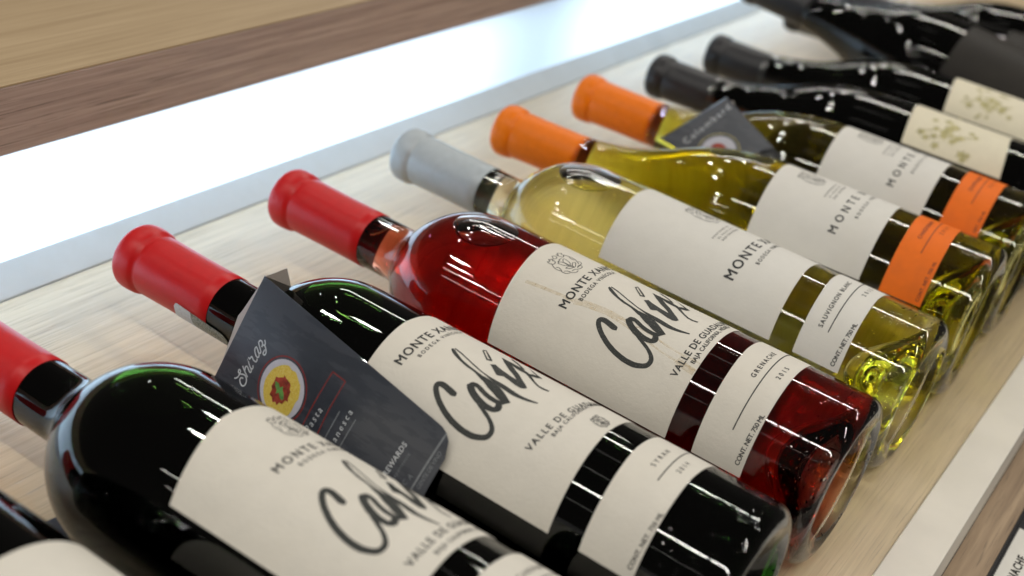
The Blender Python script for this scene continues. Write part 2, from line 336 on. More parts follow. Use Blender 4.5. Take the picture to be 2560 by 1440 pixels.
GL = {  # outer glass (absorption per metre), wine
    "clear": glass_mat("clear_flint_glass", (0.6, 0.3, 0.9), 1.5, heel=0.101),
    "green": glass_mat("dark_green_glass", (240, 85, 290), 1.5, heel=0.101),
    "olive": glass_mat("dead_leaf_glass", (4.4, 5.0, 66), 1.5, heel=0.101),
    "black": glass_mat("black_green_glass", (160, 110, 260), 1.5, heel=0.101),
}
WN = {
    "rose": glass_mat("rose_wine", (20, 102, 140), 0.893),
    "white": glass_mat("white_wine", (0.6, 1.3, 15), 0.893),
    "red": glass_mat("red_wine", (200, 700, 620), 0.893),
}
M["air"] = glass_mat("air_bubble", None, 0.746)
DATA = {"script":[[[191.1,-4.6,191.2,-3.6],[191.5,-5.0,191.6,-3.7],[192.2,-5.6,192.2,-3.9],[193.1,-6.2,193.1,-4.3],[194.5,-6.9,194.5,-5.1],[196.3,-7.6,196.2,-6.0],[197.9,-8.1,197.8,-6.8],[199.4,-8.5,199.2,-7.3],[200.8,-8.9,200.6,-7.6],[202.2,-9.2,202.0,-8.0],[203.5,-9.3,203.3,-8.2],[204.8,-9.5,204.6,-8.4],[206.0,-9.7,205.9,-8.6],[207.4,-10.2,207.2,-8.9],[208.7,-10.7,208.6,-9.1],[209.8,-11.1,209.6,-9.4],[210.4,-11.3,210.3,-9.5],[210.9,-11.4,210.8,-9.7],[211.2,-11.4,211.1,-9.8]],[[191.9,-3.6,191.7,-2.9],[192.9,-3.8,192.7,-3.0],[194.3,-4.1,194.1,-3.3],[195.7,-4.4,195.6,-3.6],[197.1,-4.8,197.0,-4.1],[198.6,-5.3,198.5,-4.6],[200.2,-5.8,200.1,-5.1],[201.7,-6.3,201.6,-5.6],[203.4,-6.8,203.3,-6.1],[204.9,-7.2,204.8,-6.5],[206.4,-7.6,206.4,-7.0],[208.0,-8.0,207.9,-7.4],[209.5,-8.3,209.4,-7.6],[210.9,-8.6,210.8,-7.8],[212.4,-9.0,212.2,-7.9],[213.8,-9.3,213.5,-7.9],[215.2,-9.6,214.9,-8.0],[216.6,-9.8,216.2,-8.0],[217.9,-10.1,217.5,-8.0],[219.3,-10.3,218.9,-8.1],[220.6,-10.4,220.2,-8.2],[222.0,-10.6,221.6,-8.4],[223.2,-10.7,222.8,-8.5],[224.6,-10.7,224.1,-8.7],[225.9,-10.6,225.4,-8.8],[227.2,-10.4,226.8,-8.8],[228.7,-10.1,228.2,-8.7],[230.0,-9.8,229.5,-8.5],[231.3,-9.3,230.9,-8.3],[232.6,-8.8,232.3,-8.0],[233.5,-8.5,233.3,-7.8]],[[207.6,-16.2,208.6,-14.6],[207.8,-16.6,209.0,-14.7],[208.2,-17.1,209.5,-15.0],[208.8,-17.7,210.0,-15.3],[209.4,-18.2,210.7,-15.8],[210.4,-18.9,211.5,-16.4],[211.5,-19.5,212.3,-17.0],[212.7,-20.1,213.3,-17.4],[214.0,-20.7,214.5,-17.9],[215.3,-21.1,215.6,-18.3],[216.6,-21.4,216.7,-18.6],[217.8,-21.5,217.7,-18.9],[219.0,-21.6,218.8,-19.1],[220.2,-21.6,219.8,-19.2],[221.5,-21.4,220.9,-19.2],[222.6,-21.2,221.7,-19.2],[223.6,-20.7,222.2,-18.9],[224.3,-20.1,222.7,-18.4],[224.8,-19.3,222.9,-18.2],[224.8,-18.3,223.1,-18.0],[224.4,-17.4,223.2,-17.5],[224.2,-17.0,223.2,-17.0]],[[207.1,-21.4,207.5,-22.8],[206.7,-21.2,207.1,-23.0],[206.1,-21.0,206.5,-23.2],[205.5,-20.9,205.7,-23.4],[205.0,-20.7,204.9,-23.3],[204.3,-20.6,204.1,-23.1],[203.5,-20.4,203.3,-22.9],[202.6,-20.3,202.5,-22.7],[201.6,-20.1,201.6,-22.5],[200.6,-20.0,200.9,-22.4],[199.7,-20.1,200.3,-22.4],[198.9,-20.3,199.8,-22.4],[198.1,-20.8,199.7,-22.5],[197.6,-21.5,199.7,-22.5],[197.4,-22.5,199.7,-22.6],[197.8,-23.6,199.8,-22.8],[198.5,-24.7,200.2,-23.4],[199.6,-25.8,201.1,-24.3],[200.6,-26.7,202.0,-25.1],[201.8,-27.6,203.0,-25.9],[203.1,-28.5,204.2,-26.7],[204.5,-29.3,205.5,-27.4],[205.9,-30.1,206.9,-28.2],[207.4,-30.8,208.4,-28.9],[209.0,-31.5,209.8,-29.4],[210.4,-32.0,211.1,-29.9],[211.9,-32.5,212.4,-30.3],[213.3,-32.8,213.8,-30.6],[214.7,-33.1,215.1,-30.9],[216.2,-33.4,216.4,-31.1],[217.6,-33.5,217.8,-31.3],[219.1,-33.6,219.1,-31.3],[220.6,-33.6,220.4,-31.3],[222.0,-33.5,221.6,-31.2],[223.4,-33.1,222.7,-31.0],[224.7,-32.6,223.8,-30.6],[225.8,-32.1,224.7,-30.3],[226.7,-31.6,225.3,-29.9],[227.4,-31.0,225.7,-29.6],[227.9,-30.2,226.0,-29.2],[228.2,-29.3,226.1,-28.8],[228.3,-28.3,226.2,-28.2],[228.1,-27.3,226.1,-27.8],[227.7,-26.4,226.0,-27.3],[227.0,-25.6,225.6,-26.8],[226.3,-25.0,225.2,-26.2],[225.5,-24.4,224.6,-25.7],[224.6,-23.8,223.9,-25.2],[223.8,-23.4,223.2,-24.7],[222.9,-22.9,222.4,-24.2],[221.9,-22.4,221.4,-23.8],[221.0,-22.0,220.5,-23.4],[219.9,-21.6,219.6,-23.0],[218.9,-21.2,218.6,-22.5],[217.9,-20.8,217.5,-22.1],[217.0,-20.3,216.5,-21.6],[216.0,-19.6,215.4,-21.0],[215.0,-19.0,214.4,-20.5],[214.0,-18.2,213.4,-20.0],[213.0,-17.5,212.3,-19.5],[212.1,-16.8,211.3,-19.0],[211.1,-16.2,210.3,-18.5],[210.2,-15.5,209.3,-18.0],[209.6,-15.1,208.7,-17.7]],[[198.6,5.5,198.5,6.4],[199.4,4.6,199.4,5.6],[200.6,3.4,200.5,4.4],[201.7,2.4,201.6,3.4],[202.7,1.5,202.7,2.5],[203.7,0.6,203.7,1.5],[204.4,0.0,204.4,1.0]],[[199.4,6.7,199.2,7.6],[200.4,5.6,200.2,6.7],[201.8,4.2,201.6,5.5],[203.0,3.0,202.9,4.4],[204.1,2.2,204.0,3.5],[205.1,1.6,205.0,2.5],[205.8,1.2,205.7,1.9]],[[204.1,0.0,203.6,1.0],[206.1,1.1,205.6,2.2]],[[198.8,5.1,198.4,5.9],[199.5,6.9,199.0,7.8]]],"logo":[[[-5.98,-4.71],[-5.22,-4.04],[-6.54,-2.92],[-5.47,-2.93],[-5.7,-2.1],[-5.17,-1.57],[-4.54,-2.74],[-3.9,-2.12],[-2.82,-3.16],[-2.9,-4.54],[-3.92,-5.11],[-4.99,-5.1],[-5.98,-4.71]],[[-6.56,2.79],[-5.56,3.16],[-7.02,4.28],[-6.42,5.27],[-5.84,6.32],[-5.13,4.95],[-4.15,5.37],[-3.3,3.79],[-3.94,2.87],[-5.21,2.64],[-6.56,2.79]],[[-6.98,0.25],[-5.8,1.4],[-4.58,0.66],[-4.57,-0.39],[-5.27,-0.92],[-6.98,0.25]],[[-2.89,1.84],[-3.18,0.18],[-2.56,0.06],[-2.56,-1.5],[-2.15,-1.07]],[[-2.17,1.83],[-1.87,2.71],[0.89,2.03],[2.26,1.04],[2.49,-0.35],[-0.51,-0.09],[-2.17,1.83]],[[-1.82,-2.56],[-1.89,-1.18],[0.2,-0.09],[2.49,-0.35],[1.41,-1.86],[-0.64,-2.47],[-1.82,-2.56]],[[3.09,4.08],[2.44,2.63],[3.91,0.43],[5.07,0.53],[4.46,1.97],[3.09,4.08]],[[5.03,0.07],[3.15,-0.8],[2.87,-3.22],[4.18,-2.31],[5.03,0.07]],[[2.49,-0.35],[3.81,0.31],[5.13,0.18]],[[-3.73,-4.63],[-1.47,-6.06],[0.45,-6.53],[2.31,-6.18]],[[-0.8,-5.51],[0.32,-4.86],[2.03,-5.53],[3.15,-6.37],[5.05,-6.09],[6.14,-4.64]],[[3.44,-5.54],[4.3,-4.51],[5.44,-4.13],[6.81,-3.85],[7.85,-2.55],[7.75,-0.86]],[[6.02,-2.94],[6.13,-1.06],[6.95,-0.19],[7.49,2.17],[6.74,3.6],[5.94,3.48],[6.01,1.22]],[[4.88,4.04],[2.88,5.51],[0.29,6.81],[-2.41,6.55],[-4.43,5.52]],[[-1.84,6.23],[-0.36,5.58],[1.44,5.54]],[[3.05,5.8],[4.17,6.55],[5.49,5.01],[5.55,2.45],[6.33,0.74]]],"shiraz":[[[8.61,40.66],[9.32,40.15],[9.92,39.08],[10.05,37.93],[9.86,36.69],[9.2,36.32],[8.85,36.78],[9.25,37.55],[10.31,37.53],[11.48,36.9],[12.61,36.62],[13.83,37.22],[14.43,38.27],[14.5,39.71],[13.72,40.69],[12.61,40.64],[11.57,39.91],[11.25,38.87],[11.86,38.22],[12.5,38.18]],[[9.66,34.3],[10.61,34.89],[12.2,35.65],[14.07,36.42]],[[11.54,35.07],[11.03,33.96],[11.36,33.3],[12.19,33.34],[13.51,34.08],[14.28,34.06],[14.29,33.31],[13.91,32.95]],[[10.99,31.04],[11.94,31.83],[13.25,32.58],[14.08,32.62],[14.41,31.97],[13.83,31.12]],[[10.3,31.0],[10.48,30.88]],[[10.29,29.85],[11.13,30.1],[11.44,28.83],[11.99,28.86],[13.1,29.33],[14.33,29.19],[14.52,28.33],[14.13,27.77]],[[11.69,24.26],[11.25,24.78],[11.39,25.73],[12.35,26.72],[13.56,27.33],[14.46,27.11],[14.32,26.16],[13.38,25.37],[11.79,24.4]],[[12.92,25.28],[13.84,25.46],[14.46,25.23],[14.25,24.55],[13.02,23.54],[11.7,22.59],[11.48,21.7],[12.09,21.07],[13.01,21.26],[13.59,22.1],[13.76,22.91]],[[13.49,19.88],[14.33,20.54],[14.56,21.42],[13.77,21.97]],[[14.56,21.42],[15.77,22.23],[16.73,23.42],[16.61,24.55],[15.89,24.65],[15.5,24.09],[15.62,22.75]]],"poly":[[[207.02,-1.4],[208.45,0.25],[210.69,-0.61],[213.34,-1.2],[216.35,-1.78],[219.65,-2.08],[216.94,-0.16],[213.61,1.67],[209.57,4.79],[205.67,8.67],[207.71,8.74],[210.39,8.05],[211.96,6.49],[215.05,3.93],[217.91,2.2],[221.32,-0.51],[223.76,-2.14],[225.48,-3.56],[224.89,-4.73],[223.46,-5.49],[220.68,-5.24],[217.59,-4.51],[215.07,-4.1],[213.75,-5.07],[212.79,-5.38],[210.5,-3.83],[208.69,-2.44]],[[207.71,8.74],[209.99,8.85],[212.99,8.67],[214.81,8.9],[216.87,7.86],[218.74,7.56],[221.45,5.6],[224.68,3.02],[227.27,1.69],[229.54,1.65],[231.81,2.15],[231.69,1.12],[229.8,0.46],[227.06,0.68],[223.88,2.39],[221.35,3.95],[218.86,5.44],[216.6,5.35],[214.18,5.58],[211.66,6.71]],[[206.14,15.06],[207.78,14.9],[211.06,12.79],[214.52,10.32],[216.93,8.52],[214.64,8.86],[211.45,11.08],[208.38,12.66]],[[213.46,16.86],[217.11,13.18],[220.83,10.84],[224.28,9.32],[223.11,6.84],[221.02,5.69],[219.13,6.02],[220.4,8.48],[221.62,9.13],[218.52,11.28]],[[208.04,-9.41],[210.23,-9.22],[212.91,-9.24],[215.45,-9.65],[217.86,-10.16],[220.72,-11.42],[223.53,-12.91],[225.72,-14.14],[224.45,-15.85],[222.22,-15.56],[220.01,-15.04],[217.45,-13.98],[214.85,-13.17],[211.86,-11.77]],[[208.01,-15.54],[208.22,-14.7],[208.75,-14.04],[210.38,-13.61],[212.52,-13.98],[215.49,-15.04],[218.09,-15.56],[220.45,-15.73],[222.59,-15.56],[224.61,-15.22],[223.65,-16.65],[221.57,-17.49],[218.57,-17.49],[215.99,-16.99],[213.17,-16.15],[211.4,-15.47],[210.24,-15.73],[209.52,-16.68]],[[221.21,-16.92],[223.4,-16.25],[224.68,-15.32],[223.77,-16.95],[224.55,-17.95],[223.75,-19.46],[222.23,-19.7],[221.95,-18.08]]]}
# ------------------------------------------------------------------ display stand
Y0, Y1 = -0.75, 1.35
stand = empty("display_stand", (0.15, 0.2, 0))
tag(stand, "stepped wooden wine display with a glowing white back panel behind the bottle necks", "display stand")
def part(o):
    o.parent = stand
    o.location = o.location - stand.location
    return o
part(box("shelf_board", -0.0500, 0.3327, Y0, Y1, -0.026, 0.0, M["oak"]))
part(box("front_edge_strip", 0.3327, 0.3527, Y0, Y1, -0.027, 0.0012, M["edge"], bev=0.0006))
def prism(name, prof, mat):                   # long profile along the display, given as (x, z)
    n = len(prof)
    v = [(x, y, z) for y in (Y0, Y1) for x, z in prof]
    f = [tuple(range(n)), tuple(range(2 * n - 1, n - 1, -1))] + [(i, i + n, (i + 1) % n + n, (i + 1) % n) for i in range(n)]
    o = mesh(name, v, f, mat)
    import bmesh
    bm = bmesh.new(); bm.from_mesh(o.data); bmesh.ops.recalc_face_normals(bm, faces=bm.faces); bm.to_mesh(o.data); bm.free()
    return part(o)
prism("back_profile", [(-0.0512, -0.012), (-0.0512, 0.0002), (-0.0517, 0.0007), (-0.0648, 0.0104), (-0.0655, 0.0106), (-0.0655, -0.012)], M["alu"])
part(box("groove_backing", -0.0511, -0.0501, Y0, Y1, -0.024, -0.003, M["rail"]))
part(box("light_diffuser", -0.0690, -0.0657, Y0, Y1, 0.0030, 0.0660, M["diffuser"]))
part(box("walnut_fascia", -0.0860, -0.0652, Y0, Y1, 0.0649, 0.0972, M["walnut"], bev=0.0004))
part(box("upper_shelf_board", -0.80, -0.0656, Y0, Y1, 0.0974, 0.0982, M["oak_top"]))
part(box("light_box_top", -0.26, -0.0862, Y0, Y1, 0.0690, 0.0972, M["white"]))
part(box("light_box_back", -0.26, -0.245, Y0, Y1, -0.03, 0.0688, M["white"]))
part(box("light_box_floor", -0.2448, -0.0692, Y0, Y1, -0.03, -0.002, M["white"]))
part(box("ledge_board", 0.3529, 0.3690, Y0, Y1, -0.045, -0.0285, M["ledge"]))
part(box("price_rail", 0.3692, 0.4100, Y0, Y1, -0.045, -0.0305, M["rail"]))
part(box("rail_lip", 0.3692, 0.3700, Y0, Y1, -0.0304, -0.0285, M["rail"]))
part(box("rail_lip", 0.3708, 0.3713, Y0, Y1, -0.0304, -0.0290, M["rail"]))
COLD = (0.62, 0.81, 1.0)
for (a, b_) in ((-0.72, 0.270), (0.395, 1.30)):
    o = lamp("light_box_lamp", (-0.150, (a + b_) / 2, 0.034), b_ - a, 0.060, 20.5, COLD)
    o.rotation_euler = Matrix(((0, 0, -1), (1, 0, 0), (0, -1, 0))).to_euler()   # long side along y, shining towards the diffuser

# ------------------------------------------------------------------ text and strokes on curved labels
_txt = {}
def text_tris(body, size, spacing, bold=0.0):
    key = (body, size, spacing, bold)
    if key in _txt: return _txt[key]
    cu = bpy.data.curves.new("lettering", 'FONT')
    cu.body = body; cu.size = size; cu.space_character = spacing; cu.offset = bold + (0.0) 
    cu.resolution_u = 3; cu.fill_mode = 'FRONT'
    o = bpy.data.objects.new("lettering", cu)
    COL.objects.link(o)
    dg = bpy.context.evaluated_depsgraph_get()
    ev = o.evaluated_get(dg)
    me = ev.to_mesh()
    me.calc_loop_triangles()
    v = [(p.co.x, p.co.y) for p in me.vertices]
    f = [tuple(t.vertices) for t in me.loop_triangles]
    ev.to_mesh_clear()
    bpy.data.objects.remove(o); bpy.data.curves.remove(cu)
    _txt[key] = (v, f)
    return v, f
def twidth(body, size, sp):
    v, _ = text_tris(body, size, sp)
    xs = [p[0] for p in v]
    return min(xs), max(xs)
def fitted(body, ref, cap, width, bold=0.0):
    """text whose capitals are `cap` tall and whose first part `ref` is `width` long"""
    size = cap / 0.70
    a0, a1 = twidth(ref, size, 1.0); b0, b1 = twidth(ref, size, 1.5)
    w1, w2 = a1 - a0, b1 - b0
    sp = 1.0 + 0.5 * (width - w1) / max(w2 - w1, 1e-6)
    sp = min(max(sp, 0.7), 3.0)
    x0, x1 = twidth(ref, size, sp)
    k = width / (x1 - x0)
    v, f = text_tris(body, size, sp, bold)
    return [((x - x0) * k, y) for x, y in v], f
class Print:
    """flat print gathered in label millimetres (s along the bottle, t round it)"""
    def __init__(s, flip=1): s.v = []; s.f = []; s.cuts = []; s.flip = flip; s.thin = False
    def cut(s): s.cuts.append(len(s.v)); return s
    def text(s, body, p0, p1, cap, ref=None, bold=0.0):
        """baseline from p0 to p1 (s,t in mm) measured over `ref`"""
        s.cut()
        d = (p1[0] - p0[0], p1[1] - p0[1]); L = math.hypot(*d)
        v, f = fitted(body, ref or body, cap, L, bold)
        ux, uy = d[0] / L, d[1] / L            # reading direction; letters stand towards -s
        b = len(s.v)
        y_ = s.flip
        for ox, oy in (((0, 0),) if s.flip < 0 or s.thin else ((0, 0), (0.075, 0.0), (0.037, 0.05))):   # heavier letters
            b = len(s.v)
            s.v += [(p0[0] + (x + ox * cap) * ux - (y + oy * cap) * y_ * uy, p0[1] + (x + ox * cap) * uy + (y + oy * cap) * y_ * ux) for x, y in v]
            s.f += [tuple(i + b for i in t) for t in f]
        return s
    def ribbon(s, rib):
        b = len(s.v)
        for a0, a1, b0, b1 in rib: s.v += [(a0, a1), (b0, b1)]
        for i in range(len(rib) - 1): s.f.append((b + 2 * i, b + 2 * i + 1, b + 2 * i + 3, b + 2 * i + 2))
        return s
    def line(s, pts, wd, close=False):
        if len(pts) > 2: pts = smooth_line(pts)
        rib = []
        for i, p in enumerate(pts):
            a = pts[max(i - 1, 0)]; c = pts[min(i + 1, len(pts) - 1)]
            dx, dy = c[0] - a[0], c[1] - a[1]; L = math.hypot(dx, dy) or 1
            nx, ny = -dy / L * wd / 2, dx / L * wd / 2
            rib.append((p[0] + nx, p[1] + ny, p[0] - nx, p[1] - ny))
        return s.ribbon(rib)
    def straight(s, p, q, wd, n=24):
        s.cut()
        return s.line2([(p[0] + (q[0] - p[0]) * i / n, p[1] + (q[1] - p[1]) * i / n) for i in range(n + 1)], wd)
    def line2(s, pts, wd):
        if len(pts) < 12:                          # follow the curve of what it is printed on
            fine = []
            for a, c in zip(pts, pts[1:]): fine += [(a[0] + (c[0] - a[0]) * i / 10, a[1] + (c[1] - a[1]) * i / 10) for i in range(10)]
            pts = fine + [pts[-1]]
        rib = []
        for i, p in enumerate(pts):
            a = pts[max(i - 1, 0)]; c = pts[min(i + 1, len(pts) - 1)]
            dx, dy = c[0] - a[0], c[1] - a[1]; L = math.hypot(dx, dy) or 1
            nx, ny = -dy / L * wd / 2, dx / L * wd / 2
            rib.append((p[0] + nx, p[1] + ny, p[0] - nx, p[1] - ny))
        return s.ribbon(rib)
    def poly(s, pts):
        b = len(s.v)
        cx = sum(p[0] for p in pts) / len(pts); cy_ = sum(p[1] for p in pts) / len(pts)
        s.v.append((cx, cy_)); s.v += list(pts); n = len(pts)
        for i in range(n): s.f.append((b, b + 1 + i, b + 1 + (i + 1) % n))
        return s
    def logo(s, c, kx=1.0, ky=1.0, wd=0.32):
        for l in DATA["logo"]: s.line([(c[0] + p[0] * kx, c[1] + p[1] * ky) for p in l], wd)
        return s
    def build(s, name, fn, mat, parent):
        cuts = sorted(set([0] + s.cuts + [len(s.v)])); o = None
        for lo, hi in zip(cuts, cuts[1:]):          # every line of print is a mesh of its own
            f = [tuple(i - lo for i in t) for t in s.f if lo <= min(t) and max(t) < hi]
            if f: o = mesh(name, [fn(a, b_) for a, b_ in s.v[lo:hi]], f, mat, parent)
        return o
def smooth_line(l, k=4):
    o = []; n = len(l)
    for i in range(n - 1):
        p0 = l[max(i - 1, 0)]; p1 = l[i]; p2 = l[i + 1]; p3 = l[min(i + 2, n - 1)]
        for j in range(k):
            t = j / k
            o.append(tuple(0.5 * (2 * p1[c] + (-p0[c] + p2[c]) * t + (2 * p0[c] - 5 * p1[c] + 4 * p2[c] - p3[c]) * t * t + (-p0[c] + 3 * p1[c] - 3 * p2[c] + p3[c]) * t ** 3) for c in (0, 1)))
    o.append(tuple(l[-1])); return o

# ------------------------------------------------------------------ bottles
def shoulder(sb, rho, q, rn, R, n1=10, n2=28):
    dr = (rn + q) - (R - rho); dx = math.sqrt((rho + q) ** 2 - dr ** 2); sc = sb - dx
    a1 = math.atan2(dr, -dx); P = [(sc, rn)]
    a0, a2 = -PI / 2, a1 - PI
    for i in range(1, n1 + 1):
        a = a0 + (a2 - a0) * i / n1; P.append((sc + q * math.cos(a), rn + q + q * math.sin(a)))
    for i in range(1, n2 + 1):
        a = a1 + (PI / 2 - a1) * i / n2; P.append((sb + rho * math.cos(a), R - rho + rho * math.sin(a)))
    return P
def arc(cx, cr, r, a0, a1, n):
    return [(cx + r * math.cos(math.radians(a0 + (a1 - a0) * i / n)), cr + r * math.sin(math.radians(a0 + (a1 - a0) * i / n))) for i in range(n + 1)]
def lathe(name, prof, R, mat, parent, seg=96, sharp=None):
    v = []; f = []; rings = []
    for s, r in prof:
        if r < 1e-6:
            rings.append([len(v)]); v.append((s - 0.18, 0, R))
        else:
            rings.append(list(range(len(v), len(v) + seg)))
            for k in range(seg):
                a = 2 * PI * k / seg; v.append((s - 0.18, r * math.sin(a), R + r * math.cos(a)))
    for A, B in zip(rings, rings[1:]):
        if len(A) == 1 and len(B) == 1: continue
        for k in range(seg):
            k2 = (k + 1) % seg
            if len(A) == 1: f.append((A[0], B[k], B[k2]))
            elif len(B) == 1: f.append((A[k], B[0], A[k2]))
            else: f.append((A[k], B[k], B[k2], A[k2]))
    f = [t[::-1] for t in f] if False else f
    o = mesh(name, v, f, mat, parent, True, sharp)
    import bmesh
    bm = bmesh.new(); bm.from_mesh(o.data); bmesh.ops.recalc_face_normals(bm, faces=bm.faces); bm.to_mesh(o.data); bm.free()
    return o
SHAPE = {
    "bordeaux": dict(R=0.0375, lip=0.0015, sh=(0.123, 0.044, 0.014), rn=0.0136, base=0.3110),
    "burgundy": dict(R=0.0410, lip=0.0205, sh=(0.188, 0.130, 0.150), rn=0.0136, base=0.3125),
}
def glass_profile(k, off=0.0):
    d = SHAPE[k]; R, b, rn = d["R"], d["base"], d["rn"]; l = d["lip"] + off
    P = [(l + 0.003, 0), (l + 0.003, 0.0118), (l + 0.03, 0.0126), (l + 0.05, rn - 0.0002)]
    P += shoulder(*d["sh"], rn, R)
    P += [(0.20, R), (0.25, R), (b - 0.0068, R)]
    P += [(b - 0.0062 + 0.0058 * math.sin(a), R - 0.0062 + 0.0062 * math.cos(a)) for a in [math.radians(6 * i) for i in range(1, 15)]]
    r1 = R - 0.0068                              # bearing ring, then the punt
    P += [(b - 0.0002, r1), (b - 0.0003, r1 - 0.001), (b - 0.0008, r1 - 0.002)]
    P += [(b - 0.0008 - 0.0255 * (0.5 - 0.5 * math.cos(PI * i / 20)), (r1 - 0.002) * (1 - (i / 20.0) ** 1.25)) for i in range(1, 20)]
    P += [(b - 0.0263, 0)]
    return P
def wine_profile(k, off=0.0):
    d = SHAPE[k]; R, b, rn = d["R"], d["base"], d["rn"]; Ri = R - 0.0032
    sb, rho, q = d["sh"]
    P = [(d["lip"] + off + 0.052, 0), (d["lip"] + off + 0.052, 0.0092)]
    P += shoulder(sb + 0.001, rho - 0.003, q + 0.003, rn - 0.0042, Ri)
    P += [(0.21, Ri), (0.25, Ri), (b - 0.0128, Ri)]
    P += [(b - 0.0120 + 0.0068 * math.sin(a), Ri - 0.0072 + 0.0072 * math.cos(a)) for a in [math.radians(6.5 * i) for i in range(1, 14)]]
    r1 = Ri - 0.0078
    P += [(b - 0.0053, r1), (b - 0.0055, r1 - 0.001), (b - 0.0061, r1 - 0.002)]
    P += [(b - 0.0061 - 0.0262 * (0.5 - 0.5 * math.cos(PI * i / 18)), (r1 - 0.002) * (1 - (i / 18.0) ** 1.25)) for i in range(1, 18)]
    P += [(b - 0.0324, 0)]
    return P
def interp(P, s):
    for (a, ra), (b_, rb) in zip(P, P[1:]):
        if a <= s <= b_ and b_ > a: return ra + (rb - ra) * (s - a) / (b_ - a)
    return P[-1][1]
def bubble(name, k, s0, s1, half, depth, parent, off=0.0, th0=0.0):
    """pocket of air under the inner glass wall: follows the wall above, a curved meniscus below"""
    P = wine_profile(k, off)[1:]; R = SHAPE[k]["R"]
    P = [p for i, p in enumerate(P) if i == 0 or p[0] > P[i - 1][0]]
    v = []; f = []; nr, na = 9, 40
    sc, sr = (s0 + s1) / 2, (s1 - s0) / 2
    def pt(rho, a, low):
        s = sc + sr * rho * math.cos(a); r = interp(P, s) - 0.0004
        th = th0 + math.asin(min(0.98, half * rho * math.sin(a) / r))
        y, z = r * math.sin(th), R + r * math.cos(th)
        if low: z -= depth * math.sqrt(max(0, 1 - rho ** 2.6)) * (1 - 0.25 * rho * math.cos(a))
        return (s - 0.18, y, z)
    for low in (0, 1):
        v.append(pt(0, 0, low))
        for i in range(1, nr + 1):
            rho = math.sin(PI / 2 * i / nr)
            for j in range(na): v.append(pt(rho, 2 * PI * j / na, low))
    st = 1 + nr * na
    for low in (0, 1):
        b = low * st
        for j in range(na): f.append((b, b + 1 + j, b + 1 + (j + 1) % na))
        for i in range(nr - 1):
            for j in range(na):
                p = b + 1 + i * na + j; q_ = b + 1 + i * na + (j + 1) % na
                f.append((p, p + na, q_ + na, q_))
    import bmesh
    o = mesh(name, v, f, M["air"], parent, True)
    bm = bmesh.new(); bm.from_mesh(o.data)
    bmesh.ops.remove_doubles(bm, verts=bm.verts, dist=0.00003)
    bmesh.ops.recalc_face_normals(bm, faces=bm.faces); bm.to_mesh(o.data); bm.free()
    o.data.polygons.foreach_set("use_smooth", [True] * len(o.data.polygons))
    return o
def capsule(k, end, mat, parent, off=0.0):
    d = SHAPE[k]; l = d["lip"] + off; rn = d["rn"]
    P = [(l + 0.0016, 0), (l + 0.0014, 0.009), (l + 0.0005, 0.0112)]
    P += [(l, 0.0122), (l + 0.0004, 0.0135), (l + 0.0014, 0.0146), (l + 0.003, 0.0154), (l + 0.0045, 0.0156), (l + 0.0075, 0.0156), (l + 0.0108, 0.0153), (l + 0.0120, 0.0148), (l + 0.0127, 0.0140), (l + 0.0135, 0.0137),
          (l + 0.0145, 0.0140), (l + 0.0160, 0.0142), (l + 0.022, 0.0141), (l + 0.035, 0.0139), (end - 0.006, rn + 0.0003), (end, rn + 0.0003), (end + 0.0001, rn + 0.00005)]
    return lathe("capsule", P, d["R"], mat, parent, 72)
def wrap(R, off):
    def fn(s, t):
        th = t / 1000 / R; r = R + off
        return (s / 1000 - 0.18, r * math.sin(th), R + r * math.cos(th))
    return fn
def label_sheet(name, R, e0, e1, tn, tf, mat, parent, n=48, round_mm=0.0):
    """paper label: e0/e1 = (s at t=tn, s at t=0) in mm; t from tn to tf in mm; a closed thin sheet"""
    fo, fi = wrap(R, 0.00022), wrap(R, 0.00004)
    v = []; f = []
    def sat(e, t): return e[1] + (e[0] - e[1]) * (t / tn if t < 0 else 0)
    ts = [tn + (tf - tn) * i / n for i in range(n + 1)]
    for t in ts:
        a, b_ = sat(e0, t), sat(e1, t)
        v += [fo(a, t), fo(b_, t), fi(a, t), fi(b_, t)]
    for i in range(n):
        p = 4 * i; q = p + 4
        f += [(p, p + 1, q + 1, q), (p + 2, q + 2, q + 3, p + 3), (p, q, q + 2, p + 2), (p + 1, p + 3, q + 3, q + 1)]
    f += [(0, 2, 3, 1), (4 * n, 4 * n + 1, 4 * n + 3, 4 * n + 2)]
    return mesh(name, v, f, mat, parent, True, 30)

def bottle(k, y, w_, glass, wine, cap, cap_end, label, group, off=0.0, bub=None, neck_bub=True):
    d = SHAPE[k]
    r = empty("wine_bottle", (0.18, y, 0.0004), (0, 0, w_))
    tag(r, label, "bottle", group)
    lathe("glass", glass_profile(k, off), d["R"], GL[glass], r, 128)
    wn = lathe("wine", wine_profile(k, off), d["R"], WN[wine], r, 112)
    capsule(k, cap_end, cap, r, off)
    if bub: bubble("air_bubble", k, *bub[:4], wn, off, bub[4] if len(bub) > 4 else 0.0)
    return r

GRP = "wine bottles lying side by side on the lit display shelf"
PAP, COOL = M["paper"], M["paper_cool"]
MN = "MONTE XANIC"

